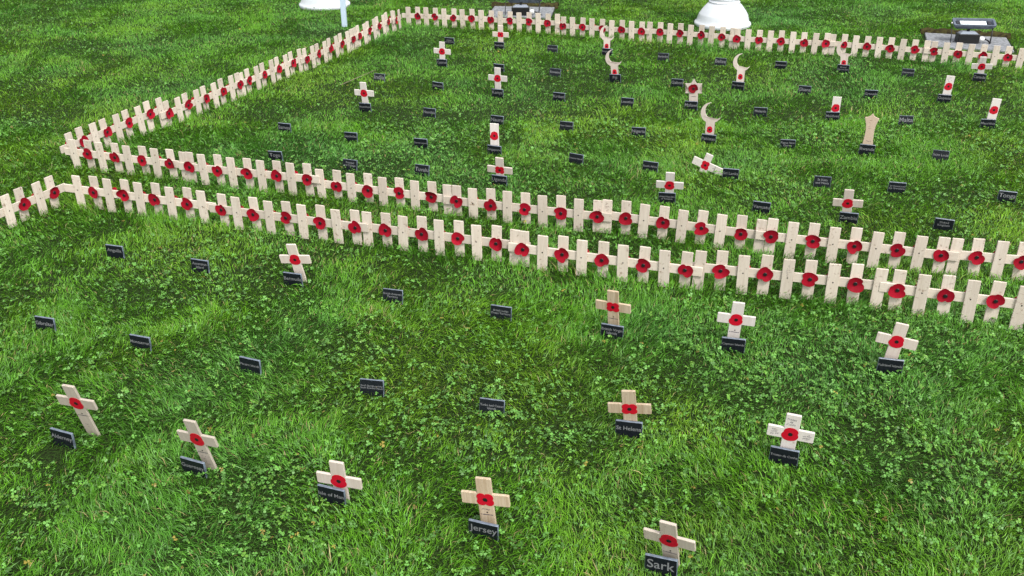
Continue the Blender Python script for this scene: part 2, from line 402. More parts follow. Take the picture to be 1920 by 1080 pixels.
PLAQUES = [  # text, (x, y, heading, height)
  ('Anguilla', (-1.0924, 2.3361, -0.2183, 0.0351)),
  ('Ascension\nIsland', (-0.8304, 2.2421, -0.281, 0.0346)),
  ('Bermuda', (-0.565, 2.1604, -0.2925, 0.0355)),
  ('British Antarctic\nTerritory', (-0.2976, 2.0621, -0.2645, 0.0348)),
  ('British Indian\nOcean Territory', (-0.027, 1.9757, -0.2824, 0.0343)),
  ('British Virgin\nIslands', (0.2316, 1.8845, -0.2837, 0.0343)),
  ('Cayman Islands', (0.4998, 1.8217, -0.2267, 0.0351)),
  ('Falkland Islands', (0.8208, 1.7282, -0.2181, 0.0358)),
  ('Gibraltar', (-1.1036, 1.9271, -0.2501, 0.0358)),
  ('Montserrat', (-0.8485, 1.8412, -0.2641, 0.0348)),
  ('Pitcairn Islands', (-0.5727, 1.7404, -0.3554, 0.0353)),
  ('South Georgia and the\nSouth Sandwich Islands', (-0.2957, 1.6518, -0.2024, 0.0336)),
  ('Turks and Caicos\nIslands', (-0.0424, 1.5769, -0.2288, 0.0332)),
  ('St Helena', (0.2284, 1.5027, -0.2314, 0.0343)),
  ('Tristan da Cunha', (0.5082, 1.4133, -0.3302, 0.0354)),
  ('Alderney', (-0.8711, 1.4783, -0.3341, 0.0357)),
  ('Guernsey', (-0.5906, 1.3902, -0.3507, 0.0342)),
  ('Isle of Man', (-0.3213, 1.3088, -0.2948, 0.0351)),
  ('Jersey', (-0.0494, 1.2178, -0.3016, 0.0339)),
  ('Sark', (0.2386, 1.1317, -0.334, 0.0356)),
  ('Togo', (-0.8241, 3.1207, -0.2582, 0.0348)),
  ('Trinidad\nand Tobago', (-0.552, 3.0261, -0.2758, 0.0344)),
  ('Tuvalu', (-0.3014, 2.97, -0.3616, 0.0346)),
  ('Uganda', (-0.0397, 2.8751, -0.3044, 0.0341)),
  ('United Republic\nof Tanzania', (0.4833, 2.7131, -0.2332, 0.0344)),
  ('Vanuatu', (0.7575, 2.6362, -0.2537, 0.0339)),
  ('Zambia', (0.9963, 2.5517, -0.3475, 0.0337)),
  ('United\nKingdom', (1.2549, 2.4995, -0.2906, 0.0344)),
  ('Samoa', (-0.8629, 3.4434, -0.2473, 0.0346)),
  ('Seychelles', (-0.5923, 3.3271, -0.3181, 0.0345)),
  ('Sierra Leone', (-0.3277, 3.2552, -0.3122, 0.034)),
  ('Singapore', (-0.0603, 3.1754, -0.3282, 0.0339)),
  ('Solomon Islands', (0.2221, 3.075, -0.4591, 0.0345)),
  ('South Africa', (0.468, 2.9938, -0.3662, 0.0346)),
  ('Sri Lanka', (0.7258, 2.9264, -0.2518, 0.0342)),
  ('St Kitts\nand Nevis', (1.0057, 2.8459, -0.2509, 0.0342)),
  ('St Vincent and\nthe Grenadines', (1.2274, 2.7937, -0.2181, 0.0343)),
  ('Tonga', (1.5386, 2.7111, -0.2211, 0.0348)),
  ('Mozambique', (-0.5918, 3.7092, -0.3126, 0.0345)),
  ('Namibia', (-0.3269, 3.6293, -0.3099, 0.0348)),
  ('Nauru', (-0.0558, 3.5281, -0.3154, 0.0345)),
  ('New Zealand', (0.2093, 3.4475, -0.3104, 0.0343)),
  ('Nigeria', (0.4753, 3.3725, -0.2729, 0.0341)),
  ('Pakistan', (0.7207, 3.2902, -0.27, 0.0341)),
  ('Papua New\nGuinea', (0.9942, 3.2249, -0.2131, 0.0338)),
  ('Rwanda', (1.2582, 3.1672, -0.2294, 0.0341)),
  ('Saint Lucia', (1.4913, 3.0964, -0.3771, 0.034)),
  ('India', (-0.5942, 4.1732, -0.2926, 0.0348)),
  ('Jamaica', (-0.3198, 4.0285, -0.3913, 0.0346)),
  ('Kenya', (-0.057, 3.913, -0.3713, 0.0346)),
  ('Kiribati', (0.2006, 3.8527, -0.3553, 0.0345)),
  ('Lesotho', (0.4769, 3.7681, -0.2914, 0.0343)),
  ('Malawi', (0.7314, 3.7186, -0.3244, 0.0342)),
  ('Malaysia', (0.9903, 3.6242, -0.2099, 0.0342)),
  ('Maldives', (1.2583, 3.5628, -0.1948, 0.0342)),
  ('Malta', (1.5245, 3.5032, -0.1864, 0.0344)),
  ('Mauritius', (1.8186, 3.4582, -0.2254, 0.0351)),
  ('Cyprus', (-0.3286, 4.4398, -0.3569, 0.0346)),
  ('Dominica', (-0.0573, 4.3448, -0.3373, 0.0348)),
  ('Eswatini', (0.2, 4.2525, -0.3488, 0.0344)),
  ('Fiji', (0.466, 4.1501, -0.3507, 0.0345)),
  ('Gabon', (0.7295, 4.0647, -0.3219, 0.0343)),
  ('The Gambia', (0.9858, 4.0168, -0.2976, 0.0342)),
  ('Ghana', (1.2542, 3.9424, -0.1999, 0.0345)),
  ('Grenada', (1.5158, 3.8738, -0.2514, 0.0347)),
  ('Guyana', (1.7931, 3.8018, -0.2193, 0.0347)),
  ('Antigua\nand Barbuda', (-0.3197, 4.9014, -0.2741, 0.0349)),
  ('Australia', (-0.0604, 4.7994, -0.3298, 0.0348)),
  ('The Bahamas', (0.2066, 4.7182, -0.3123, 0.0348)),
  ('Bangladesh', (0.4753, 4.6516, -0.304, 0.0345)),
  ('Barbados', (0.7377, 4.5398, -0.3068, 0.0348)),
  ('Belize', (0.9942, 4.4406, -0.2835, 0.0346)),
  ('Botswana', (1.264, 4.3714, -0.2794, 0.0348)),
  ('Brunei\nDarussalam', (1.5343, 4.3047, -0.2711, 0.035)),
  ('Cameroon', (1.8023, 4.2201, -0.2547, 0.0348)),
  ('Canada', (2.0874, 4.1351, -0.2973, 0.0353)),
]
MARKERS = [  # beside which plaque, kind, (x, y, heading, lean, poppy height, tilt)
  ('Bermuda', 'cross', (-0.5485, 2.1835, -0.2215, 0.0844, 0.0717, -0.1679)),
  ('British Virgin', 'cross', (0.2405, 1.9225, -0.3671, 0.0131, 0.0716, -0.187)),
  ('Cayman', 'cross', (0.5047, 1.8503, -0.2228, -0.0333, 0.0739, -0.1039)),
  ('Falkland', 'cross', (0.8272, 1.7509, -0.3373, -0.0881, 0.0729, -0.0672)),
  ('St Helena', 'cross', (0.2353, 1.5144, -0.2065, 0.0925, 0.0677, -0.1728)),
  ('Tristan', 'cross', (0.5155, 1.4245, -0.3094, -0.0303, 0.0692, -0.1063)),
  ('Alderney', 'cross', (-0.8276, 1.5147, -0.2753, 0.0093, 0.0947, -0.232)),
  ('Guernsey', 'cross', (-0.5651, 1.4067, -0.3706, 0.0603, 0.0816, -0.1951)),
  ('Isle of', 'cross', (-0.3051, 1.3173, -0.2392, -0.026, 0.0506, -0.1406)),
  ('Jersey', 'cross', (-0.0403, 1.2395, -0.2487, 0.0644, 0.07, -0.0706)),
  ('Sark', 'cross', (0.2595, 1.152, -0.4389, 0.0416, 0.0747, -0.2915)),
  ('Uganda', 'cross', (-0.0361, 2.8875, -0.2611, -0.0318, 0.0561, -0.2347)),
  ('United Republic', 'cross', (0.4917, 2.7245, -0.2371, 0.0046, 0.0649, -0.2415)),
  ('Zambia', 'cross', (0.994, 2.5663, -0.313, 0.0456, 0.0658, -0.2114)),
  ('Sri Lanka', 'fallen', (0.6536, 2.9898, -0.4838, 1.2861, 0.0258, -0.0006)),
  ('Mozam', 'cross', (-0.5925, 3.7382, -0.2737, -0.0067, 0.0742, -0.1516)),
  ('Cyprus', 'cross', (-0.3272, 4.4602, -0.2458, -0.0442, 0.0719, -0.1085)),
  ('Kenya', 'cross', (-0.0558, 3.9475, -0.3308, -0.016, 0.0764, -0.0979)),
  ('Australia', 'cross', (-0.052, 4.8203, -0.2202, -0.0119, 0.0718, -0.1083)),
  ('Canada', 'cross', (2.0984, 4.1496, -0.3793, 0.0582, 0.0705, -0.2301)),
  ('Singapore', 'board', (-0.0589, 3.2013, -0.2988, 0.0144, 0.0632, -0.0008)),
  ('Maldives', 'board', (1.2693, 3.5738, -0.301, -0.0034, 0.0491, -0.0028)),
  ('Guyana', 'board', (1.8095, 3.825, -0.3001, -0.0333, 0.0643, -0.0)),
  ('Mauritius', 'board', (1.8393, 3.4834, -0.2993, -0.0544, 0.0656, 0.0001)),
  ('Rwanda', 'tall', (1.2753, 3.2111, -0.3, 0.0011, 0.0729, -0.0004)),
  ('Malawi', 'star', (0.7456, 3.7445, -0.2939, 0.0602, 0.0814, -0.0)),
  ('Bangladesh', 'crescent', (0.4742, 4.6656, -0.2996, 0.0058, 0.0442, -0.0006)),
  ('Fiji', 'crescent', (0.4689, 4.1628, -0.2811, 0.1297, 0.0434, -0.0015)),
  ('The Gambia', 'crescent', (0.999, 4.0407, -0.3003, 0.0122, 0.0516, 0.0003)),
  ('Pakistan', 'crescent', (0.7271, 3.3072, -0.299, 0.0217, 0.0488, -0.0005)),
  ('Brunei', 'crescent', (1.5401, 4.3166, -0.2928, 0.0645, 0.043, -0.0011)),
]


NO_GRASS = []      # (x, y, half x, half y, angle, factor)
SHORT = []         # (x, y, radius): grass kept short close to plaques

# ---------------------------------------------------------------- picket fences
SP = 54 * MM; TH = 5 * MM; ZN = 54 * MM
PICK = []
for k in range(6):
    rg = random.Random(k); mb = MB(); w = 14 * MM
    prism(mb, rrect(-w, -(ZN + 25 * MM), w, 48.6 * MM, 1.2 * MM, 2), 0, TH, 0.6 * MM)
    PICK.append(mb.mesh('picket', M['picket']))
RAILS = {}
def rail_mesh(n, l=42, r=42):
    if (n, l, r) not in RAILS:
        mb = MB(); prism(mb, rrect(-l * MM, -12.5 * MM, (n - 1) * SP + r * MM, 12.5 * MM, 1 * MM, 2), 0, TH, 0.6 * MM)
        RAILS[n, l, r] = mb.mesh('rail', M['rail'])
    return RAILS[n, l, r]

def scribble(lines, width, step, seed, mat, thick=0.45):
    """handwriting-like strokes: thin wavy ribbons"""
    rg = random.Random(seed); mb = MB()
    for i in range(lines):
        L = width * rg.uniform(0.55, 1.0); z0 = -i * step; x = -width / 2 + rg.uniform(0, width - L); pts = []
        while x < width / 2 and len(pts) < 60:
            pts.append((x, z0 + rg.uniform(-0.32, 0.32) * step)); x += rg.uniform(0.25, 0.6) * step
            if x > -width / 2 + L: break
        t = thick * MM / 2
        for a, b in zip(pts, pts[1:]):
            if rg.random() < 0.12: continue
            d = Vector((b[0] - a[0], b[1] - a[1])).normalized(); p = Vector((-d.y, d.x)) * t
            mb.add([(a[0] - p.x, 0, a[1] - p.y), (b[0] - p.x, 0, b[1] - p.y), (b[0] + p.x, 0, b[1] + p.y), (a[0] + p.x, 0, a[1] + p.y)], [(0, 1, 2, 3)])
    return mb.mesh('handwriting', mat)

pcount = 0
def fence_panel(n, x, y, th, zo, lx, ly, poppy_first, label, group, ext=(42, 42)):
    global pcount
    root = link('picket_fence_panel', None); root.empty_display_size = 0.05
    tag(root, label, 'fence', group)
    up = Vector((lx * 0.6, ly * 0.6, DZ)).normalized()
    ex = Vector((math.cos(th), math.sin(th), 0))
    nail = Vector((x * K, y * K, ZN + zo * K))
    # front panels (those that begin with a poppy) overlap the ends of the ones behind
    off = 0.0 if poppy_first else 10.6 * MM
    ey = up.cross(ex).normalized()
    basis(root, nail - up * ZN + ey * off, ex, up)
    rail = link('rail', rail_mesh(n, *ext), root, (0, 0, ZN))
    for k in range(n):
        rg = random.Random(pcount * 31 + k)
        px = k * SP + rg.uniform(-0.8, 0.8) * MM; pz = ZN + rg.uniform(-1.8, 1.8) * MM
        pop = (k % 2 == 0) == poppy_first
        rot = (0, R(rg.uniform(-1.6, 1.6)), 0)
        if pop:
            link('picket', PICK[rg.randrange(6)], root, (px, TH + 0.15 * MM, pz), rot)
            p = link('poppy', PAPER[rg.randrange(12)], root, (px + rg.uniform(-2, 2) * MM, -0.8 * MM, ZN + rg.uniform(-2.5, 2.0) * MM), (0, rg.uniform(0, 6.28), 0))
            link('poppy_centre', CENTRE_PAPER, p, (0, -0.9 * MM, 0))
        else:
            link('picket', PICK[rg.randrange(6)], root, (px, -TH - 0.15 * MM, pz), rot)
            link('pin', PIN, root, (px + rg.uniform(-1, 1) * MM, -TH - 0.1 * MM, ZN + rg.uniform(-1, 1) * MM))
            p = link('poppy', PAPER[rg.randrange(12)], root, (px, TH + 0.8 * MM, ZN + rg.uniform(-1, 1) * MM), (0, rg.uniform(0, 6.28), math.pi))
    pcount += 1
    return root

FENCE_TEXT = {
 ('front', 0): 'short cream picket run turned away at the left edge of the nearest fence',
 ('front', 1): 'cream picket panel starting at the bend, nearest fence, above the Anguilla plaque',
 ('front', 2): 'nearest fence panel of cream pickets behind the leaning Bermuda cross',
 ('front', 3): 'nearest fence panel of cream pickets behind the British Antarctic Territory plaque',
 ('front', 4): 'nearest fence panel of cream pickets behind the tan British Virgin Islands cross',
 ('front', 5): 'nearest fence panel of cream pickets behind the white Cayman Islands cross',
 ('front', 6): 'nearest fence panel at the right edge, behind the tilted Falkland Islands cross',
 ('mid', 0): 'second fence panel starting at the left corner where two fences meet',
 ('mid', 1): 'second fence panel of cream pickets in front of the Togo plaque',
 ('mid', 2): 'second fence panel in front of the two plaques left of Uganda',
 ('mid', 3): 'second fence panel of cream pickets in front of the Uganda cross',
 ('mid', 4): 'second fence panel with a brown scribbled picket, below the fallen cross',
 ('mid', 5): 'second fence panel of cream pickets in front of the Zambia cross',
 ('mid', 6): 'second fence panel running out of the right edge past the United Kingdom plaque',
 ('left', 0): 'nearest panel of the receding side fence, at the left corner',
 ('left', 1): 'second panel of the receding side fence, counted from the near corner',
 ('left', 2): 'third and middle panel of the receding side fence with cream pickets',
 ('left', 3): 'fourth panel of the receding side fence, below the pale blue stake',
 ('left', 4): 'fifth panel of the receding side fence, just short of the far corner',
 ('left', 5): 'two-picket stub of side fence touching the far corner',
 ('back', 0): 'back fence panel at the far corner, farthest left of the back row',
 ('back', 1): 'back fence panel behind the Australia cross and before the left floodlight',
 ('back', 2): 'back fence panel behind the crescent touching a poppy, left of the white post',
 ('back', 3): 'back fence panel standing in front of the white bell-footed post',
 ('back', 4): 'back fence panel just right of the white bell-footed post',
 ('back', 5): 'back fence panel behind the crescent farthest right, left of the right floodlight',
 ('back', 6): 'back fence panel at the right edge, before the right floodlight and its slab',
}
GROUPS = {'front': 'panels of the nearest picket fence', 'mid': 'panels of the second picket fence',
          'left': 'panels of the receding side fence', 'back': 'panels of the back picket fence'}
PAN = {}
for run, i, n, q in PANELS:
    x, y, th, zo, lx, ly = q
    pf = {'front': i % 2 == 0, 'mid': i % 2 == 1, 'left': i % 2 == 1, 'back': i in (2, 4, 6)}[run]
    if (run, i) == ('front', 0): pf = False
    if (run, i) == ('left', 5): pf = True
    PAN[run, i] = fence_panel(n, x, y, th, zo, lx, ly, pf, FENCE_TEXT[run, i], GROUPS[run],
                              {('front', 0): (60, 46), ('front', 1): (54, 42)}.get((run, i), (42, 42)))
# one more picket towards the left edge of the nearest fence
def mark(panel, k, dz, mesh):
    o = link('handwriting', mesh, PAN[panel], (k * SP, -TH - 0.5 * MM, ZN + dz * MM))
    return o
mark(('mid', 4), 0, 40, scribble(4, 17 * MM, 5.5 * MM, 3, M['stain'], 0.9))
mark(('front', 5), 4, 32, scribble(6, 13 * MM, 5.5 * MM, 9, M['ink'], 0.6))
mark(('back', 0), 8, -28, scribble(2, 12 * MM, 6 * MM, 12, M['stain'], 1.6))
mark(('back', 1), 8, -32, scribble(2, 12 * MM, 5 * MM, 14, M['stain'], 1.4))

# ---------------------------------------------------------------- slate name plaques
PW, PT = 52.5 * MM, 5.5 * MM
mb = MB(); prism(mb, rrect(-PW / 2, -41 * MM, PW / 2, 0, 0.6 * MM, 2), -PT / 2, PT / 2, 0.9 * MM, 0, 1)
SLABM = mb.mesh('slab', [M['stone'], M['edge']])
mb = MB(); prism(mb, [(-11 * MM, -66 * MM), (0, -80 * MM), (11 * MM, -66 * MM), (13 * MM, -41.2 * MM), (-13 * MM, -41.2 * MM)], -PT / 2 + 0.4 * MM, PT / 2 - 0.4 * MM, 0.6 * MM)
STAKEM = mb.mesh('stake', M['stone'])
ROWS = [('nearest row below the front fence', 0, 8), ('middle row of the near plot', 8, 15), ('closest row at the bottom of the lawn', 15, 20),
        ('row just behind the second fence', 20, 28), ('second row behind the second fence', 28, 38), ('third row behind the second fence', 38, 47),
        ('fourth row behind the second fence', 47, 57), ('second row from the back fence', 57, 66), ('row nearest the back fence', 66, 76)]
READ = {'Anguilla', 'Ascension Island', 'Bermuda', 'British Antarctic Territory', 'British Indian Ocean Territory', 'British Virgin Islands',
        'Cayman Islands', 'Falkland Islands', 'Gibraltar', 'Montserrat', 'St Helena', 'Tristan da Cunha', 'Alderney', 'Guernsey', 'Isle of Man',
        'Jersey', 'Sark', 'Togo', 'Uganda', 'Zambia', 'United Kingdom', 'Tonga', 'Malta', 'Nigeria'}
ORD = ['first', 'second', 'third', 'fourth', 'fifth', 'sixth', 'seventh', 'eighth', 'ninth', 'tenth']
PLQ = {}
for i, (t, q) in enumerate(PLAQUES):
    x, y, yaw, zt = q; one = t.replace('\n', ' ')
    row, a, b = next(r for r in ROWS if r[1] <= i < r[2])
    rg = random.Random(i + 500)
    root = link('name_plaque', None); root.empty_display_size = 0.03
    rz = max(-0.55, min(0.0, yaw))
    root.matrix_world = Matrix.Translation((x * K, y * K, 0)) @ Euler((R(rg.uniform(-13, 3)) if not any(one.startswith(m[0]) for m in MARKERS) else R(rg.uniform(-1, 4)), R(rg.uniform(-2, 2)), rz)).to_matrix().to_4x4()
    if one in READ: lab = 'small black slate plaque engraved ' + one + ', ' + ORD[i - a] + ' from left in its row'
    else: lab = 'black slate plaque, ' + ORD[i - a] + ' from left in the ' + row
    tag(root, lab, 'plaque', 'black slate name plaques set in the lawn')
    z = (zt + 0.002) * K
    link('slab', SLABM, root, (0, 0, z)); link('stake', STAKEM, root, (0, 0, z))
    nl = t.count('\n') + 1
    wmax = 0.93
    me = text_mesh(t, PW * wmax, ((18 if len(one) < 8 else 12.5) if nl == 1 else 17.5) * MM, offset=0.010)
    link('lettering', me, root, (0, -PT / 2 - 0.15 * MM, z - (15.5 if nl == 1 else 16) * MM))
    PLQ[one] = (x * K, y * K)
    SHORT.append((x * K, y * K - 0.02, 0.06))

# ---------------------------------------------------------------- wooden markers
def cross_poly(A=42, U=46, w=13.5, h=12.5, foot=-125):
    return [(-w, foot), (w, foot), (w, -h), (A, -h), (A, h), (w, h), (w, U), (-w, U), (-w, h), (-A, h), (-A, -h), (-w, -h)]
def mk_prism(name, poly, mat, rr=2.0):
    mb = MB(); prism(mb, round_poly([(a * MM, b * MM) for a, b in poly], rr * MM), -2.6 * MM, 2.6 * MM, 0.7 * MM)
    return mb.mesh(name, mat)
BODY = {}
for nm in ('cream', 'white', 'tan', 'shade'):
    BODY[nm] = mk_prism('cross_body', cross_poly(), M[nm])
BOARD = mk_prism('board', [(-16, -125), (16, -125), (16, 44), (-16, 44)], M['white'], 0.8)
TALL = mk_prism('board', [(-15, -125), (15, -125), (17.5, -48), (15.5, -30), (14.5, 0), (17, 22), (20.5, 34), (24.5, 45.5), (14, 49), (7, 53), (2.0, 60.5), (0, 61.5), (-2.0, 60.5), (-7, 53), (-14, 49), (-24.5, 45.5), (-20.5, 34), (-17, 22), (-14.5, 0), (-15.5, -30), (-17.5, -48)], M['brown'], 1.0)
def star_poly(Rr=40, stem=17.5):
    pts = []
    for k in range(12):
        a = R(90 + 30 * k); r = Rr if k % 2 == 0 else Rr / math.sqrt(3)
        pts.append((r * math.cos(a), r * math.sin(a)))
    # k=4 is the lower left point, k=8 the lower right; stem leaves between them
    out = pts[:5] + [(-stem, -Rr / 2), (-stem, -125), (stem, -125), (stem, -Rr / 2)] + pts[8:]
    return out
STAR = mk_prism('star_body', star_poly(), M['cream'], 1.0)
def crescent_poly(dz=62, sw=16):
    Ro, Ri = 38, 32.5; c = (1, dz); ci = (12, dz + 8)
    d = Vector((ci[0] - c[0], ci[1] - c[1])); L = d.length; a = (Ro ** 2 - Ri ** 2 + L * L) / (2 * L); h = math.sqrt(Ro ** 2 - a * a)
    u = d / L; base = math.atan2(u.y, u.x); ha = math.atan2(h, a)
    t1 = base + ha; t2 = base - ha + 2 * math.pi         # outer arc runs the long way round, from the upper to the right tip
    out = []
    zc = -math.sqrt(Ro ** 2 - (sw) ** 2)
    stem_done = False
    N = 40
    for k in range(N + 1):
        t = t1 + (t2 - t1) * k / N; x, z = c[0] + Ro * math.cos(t), c[1] + Ro * math.sin(t)
        if z < c[1] and abs(x) < sw:
            if not stem_done:
                out += [(-sw, c[1] + zc), (-sw, -125), (sw, -125), (sw, c[1] + zc)]; stem_done = True
            continue
        out.append((x, z))
    p1 = Vector((c[0] + Ro * math.cos(t1), c[1] + Ro * math.sin(t1))); p2 = Vector((c[0] + Ro * math.cos(t2), c[1] + Ro * math.sin(t2)))
    b2 = math.atan2(p2.y - ci[1], p2.x - ci[0]); b1 = math.atan2(p1.y - ci[1], p1.x - ci[0])
    while b2 > b1 + 2 * math.pi: b2 -= 2 * math.pi
    while b2 < b1: b2 += 2 * math.pi
    for k in range(1, 30):
        t = b2 + (b1 - b2) * k / 30; out.append((ci[0] + Ri * math.cos(t), ci[1] + Ri * math.sin(t)))
    return out
CRES = mk_prism('crescent_body', crescent_poly(), M['cream'], 0.0001)
FY = -2.6 * MM - 0.12 * MM
def printed(root, four=False, small=False, z=0):
    me = POPPY_SMALL if small else (POPPY_FOUR if four else POPPY_TWO)
    p = link('poppy', me, root, (0, FY, z * MM)); link('poppy_centre', CENTRE_PRINT, p, (0, -0.62 * MM, 0))
IMPRINT = text_mesh('IN REMEMBRANCE', 22 * MM, 3.0 * MM, mat=M['ink'], offset=0.05)
def imprint(root, z=-33):
    link('lettering', IMPRINT, root, (0, FY, z * MM))
    link('imprint_dot', PIN, root, (1 * MM, -2.55 * MM, (z + 5.5) * MM)).scale = (0.8, 1, 0.8)
def hand(root, body, w, h, x, z, rot=0.0, shear=0.35):
    link('handwriting', text_mesh(body, w * MM, h * MM, shear=shear, mat=M['ink']), root, (x * MM, FY, z * MM), (0, rot, 0))

CROSS = {  # body, four-lobed poppy, imprint, label
 'Bermuda': ('cream', 0, 0, 'cream wooden cross leaning left behind the Bermuda plaque'),
 'British Virgin': ('tan', 1, 1, 'tan wooden cross with four-lobed poppy behind the British Virgin Islands plaque'),
 'Cayman': ('white', 0, 1, 'whitish wooden cross with printed poppy behind the Cayman Islands plaque'),
 'Falkland': ('cream', 0, 0, 'pinkish cream cross tilted right behind the Falkland Islands plaque'),
 'St Helena': ('tan', 1, 0, 'tan wooden cross with four-lobed poppy behind the St Helena plaque'),
 'Tristan': ('white', 0, 0, 'pale wooden cross covered in handwriting behind the Tristan da Cunha plaque'),
 'Alderney': ('shade', 0, 1, 'beige toned cross leaning far left, standing clear of the Alderney plaque'),
 'Guernsey': ('shade', 0, 1, 'beige toned leaning cross with writing low on its stem behind the Guernsey plaque'),
 'Isle of': ('cream', 0, 0, 'cream cross half hidden by the Isle of Man plaque'),
 'Jersey': ('tan', 1, 1, 'tan cross with Jersey handwritten on its stem behind the Jersey plaque'),
 'Sark': ('shade', 0, 1, 'beige toned cross tipped forward at the bottom edge behind the Sark plaque'),
 'Uganda': ('cream', 1, 0, 'cream cross with four-lobed poppy close behind the Uganda plaque and second fence'),
 'United Republic': ('white', 0, 0, 'whitish cross with big poppy, below left of the fallen cross'),
 'Zambia': ('cream', 0, 0, 'cream wooden cross with printed poppy behind the Zambia plaque'),
 'Sri Lanka': ('white', 1, 1, 'white cross fallen on its side in the grass left of a plaque'),
 'Mozam': ('white', 0, 0, 'white cross farthest left inside the enclosure, poppy at its middle'),
 'Cyprus': ('white', 0, 0, 'small white cross near the far left corner, overlapping a plaque behind'),
 'Kenya': ('white', 0, 0, 'white cross hiding part of a plaque behind it, above the plain poppy board'),
 'Australia': ('cream', 1, 0, 'small cream cross close against the back fence with four-lobed poppy'),
 'Canada': ('white', 0, 0, 'white cross with blue writing on top, overlapping the back fence at right'),
}
BOARDS = {'Singapore': 'plain cream board with a poppy, standing above the Uganda cross', 'Maldives': 'short plain white board with poppy low down, above the brown shaped board',
          'Guyana': 'white board with writing above its poppy, tilted right near the right edge', 'Mauritius': 'blank white tilted board with poppy, closest to the right edge'}
CRESL = {'Bangladesh': 'crescent marker touching a back fence poppy with its tip, the upper of an overlapping pair',
         'Fiji': 'crescent marker directly below another one, its tip overlapping that marker', 'The Gambia': 'tan crescent marker standing alone right of the star marker',
         'Pakistan': 'crescent marker closest to the camera, below right of the star', 'Brunei': 'pale crescent marker overlapping the back fence, farthest right'}
for nm, kind, w in MARKERS:
    x, y, yaw, rho, hc, ka = w
    ex = Vector((math.cos(yaw), math.sin(yaw), 0)); ez = Vector((0, 0, 1)); bk = Vector((-math.sin(yaw), math.cos(yaw), 0))
    u = (ez * math.cos(rho) - ex * math.sin(rho)) * math.cos(ka) + bk * math.sin(ka)
    a = ex * math.cos(rho) + ez * math.sin(rho)
    c = Vector((x, y, 0)) * K + u * hc * K if kind != 'fallen' else Vector((x, y, hc)) * K
    grp = None
    root = link({'cross': 'remembrance_cross', 'fallen': 'remembrance_cross', 'board': 'remembrance_board', 'tall': 'remembrance_board', 'star': 'star_marker', 'crescent': 'crescent_marker'}[kind], None)
    root.empty_display_size = 0.04
    basis(root, c, a, u)
    if kind in ('cross', 'fallen'):
        body, four, imp, lab = CROSS[nm]
        tag(root, lab, 'cross', 'wooden remembrance crosses on the lawn')
        if kind == 'fallen':
            link('cross_body', mk_prism('cross_body', cross_poly(foot=-78), M[body]), root)
        else:
            link('cross_body', BODY[body], root)
        printed(root, four)
        if imp: imprint(root, -34)
    elif kind == 'board':
        tag(root, BOARDS[nm], 'board', 'wooden poppy boards on the lawn'); link('board', BOARD, root); printed(root)
    elif kind == 'tall':
        tag(root, 'brown board shaped like a waisted shield with a peaked top and faint handwriting', 'board'); link('board', TALL, root)
        link('handwriting', scribble(2, 26 * MM, 9 * MM, 21, M['stain'], 0.8), root, (0, FY, 38 * MM))
        link('handwriting', scribble(2, 20 * MM, 8 * MM, 22, M['stain'], 0.6), root, (0, FY, 16 * MM))
        link('handwriting', scribble(1, 18 * MM, 5 * MM, 23, M['ink'], 0.9), root, (2 * MM, FY, -38 * MM))
    elif kind == 'star':
        tag(root, 'six-pointed wooden star on a stem with a dark red paper poppy', 'star'); link('star_body', STAR, root)
        p = link('poppy', PAPER_DARK, root, (0, FY - 0.4 * MM, 0), (0, 0.9, 0)); link('poppy_centre', CENTRE_PAPER, p, (0, -0.9 * MM, 0))
        link('lettering', IMPRINT, root, (0, FY, -33 * MM))
    else:
        tag(root, CRESL[nm], 'crescent', 'wooden crescent markers on the lawn'); link('crescent_body', CRES, root); printed(root, small=True)
        if nm == 'Bangladesh': link('lettering', IMPRINT, root, (0, FY, -22 * MM))
    if nm == 'Tristan':
        hand(root, 'Tristan\nda\nCunha', 17, 24, -2, 29)
        hand(root, 'For\nnever\nthe war', 17, 15, -29, 1, -0.25); hand(root, 'We will\nremember\nthem', 18, 15, 30, -1, -0.45)
    if nm == 'Jersey': hand(root, 'Jersey', 15, 7, -1, -22, 0.12)
    if nm == 'Guernsey': link('handwriting', scribble(4, 18 * MM, 6.5 * MM, 5, M['ink'], 0.5), root, (0, FY, -45 * MM))
    if nm == 'Alderney': link('handwriting', scribble(2, 10 * MM, 9 * MM, 6, M['ink'], 0.5), root, (0, FY, -58 * MM))
    if nm == 'Canada': link('handwriting', scribble(3, 20 * MM, 8 * MM, 8, M['ink'], 0.9), root, (0, FY, 39 * MM))
    if nm == 'Guyana': link('handwriting', scribble(4, 22 * MM, 6 * MM, 11, M['ink'], 0.8), root, (0, FY, 38 * MM))
    if kind in ('cross', 'board', 'star', 'crescent'): SHORT.append((x * K, y * K, 0.05))

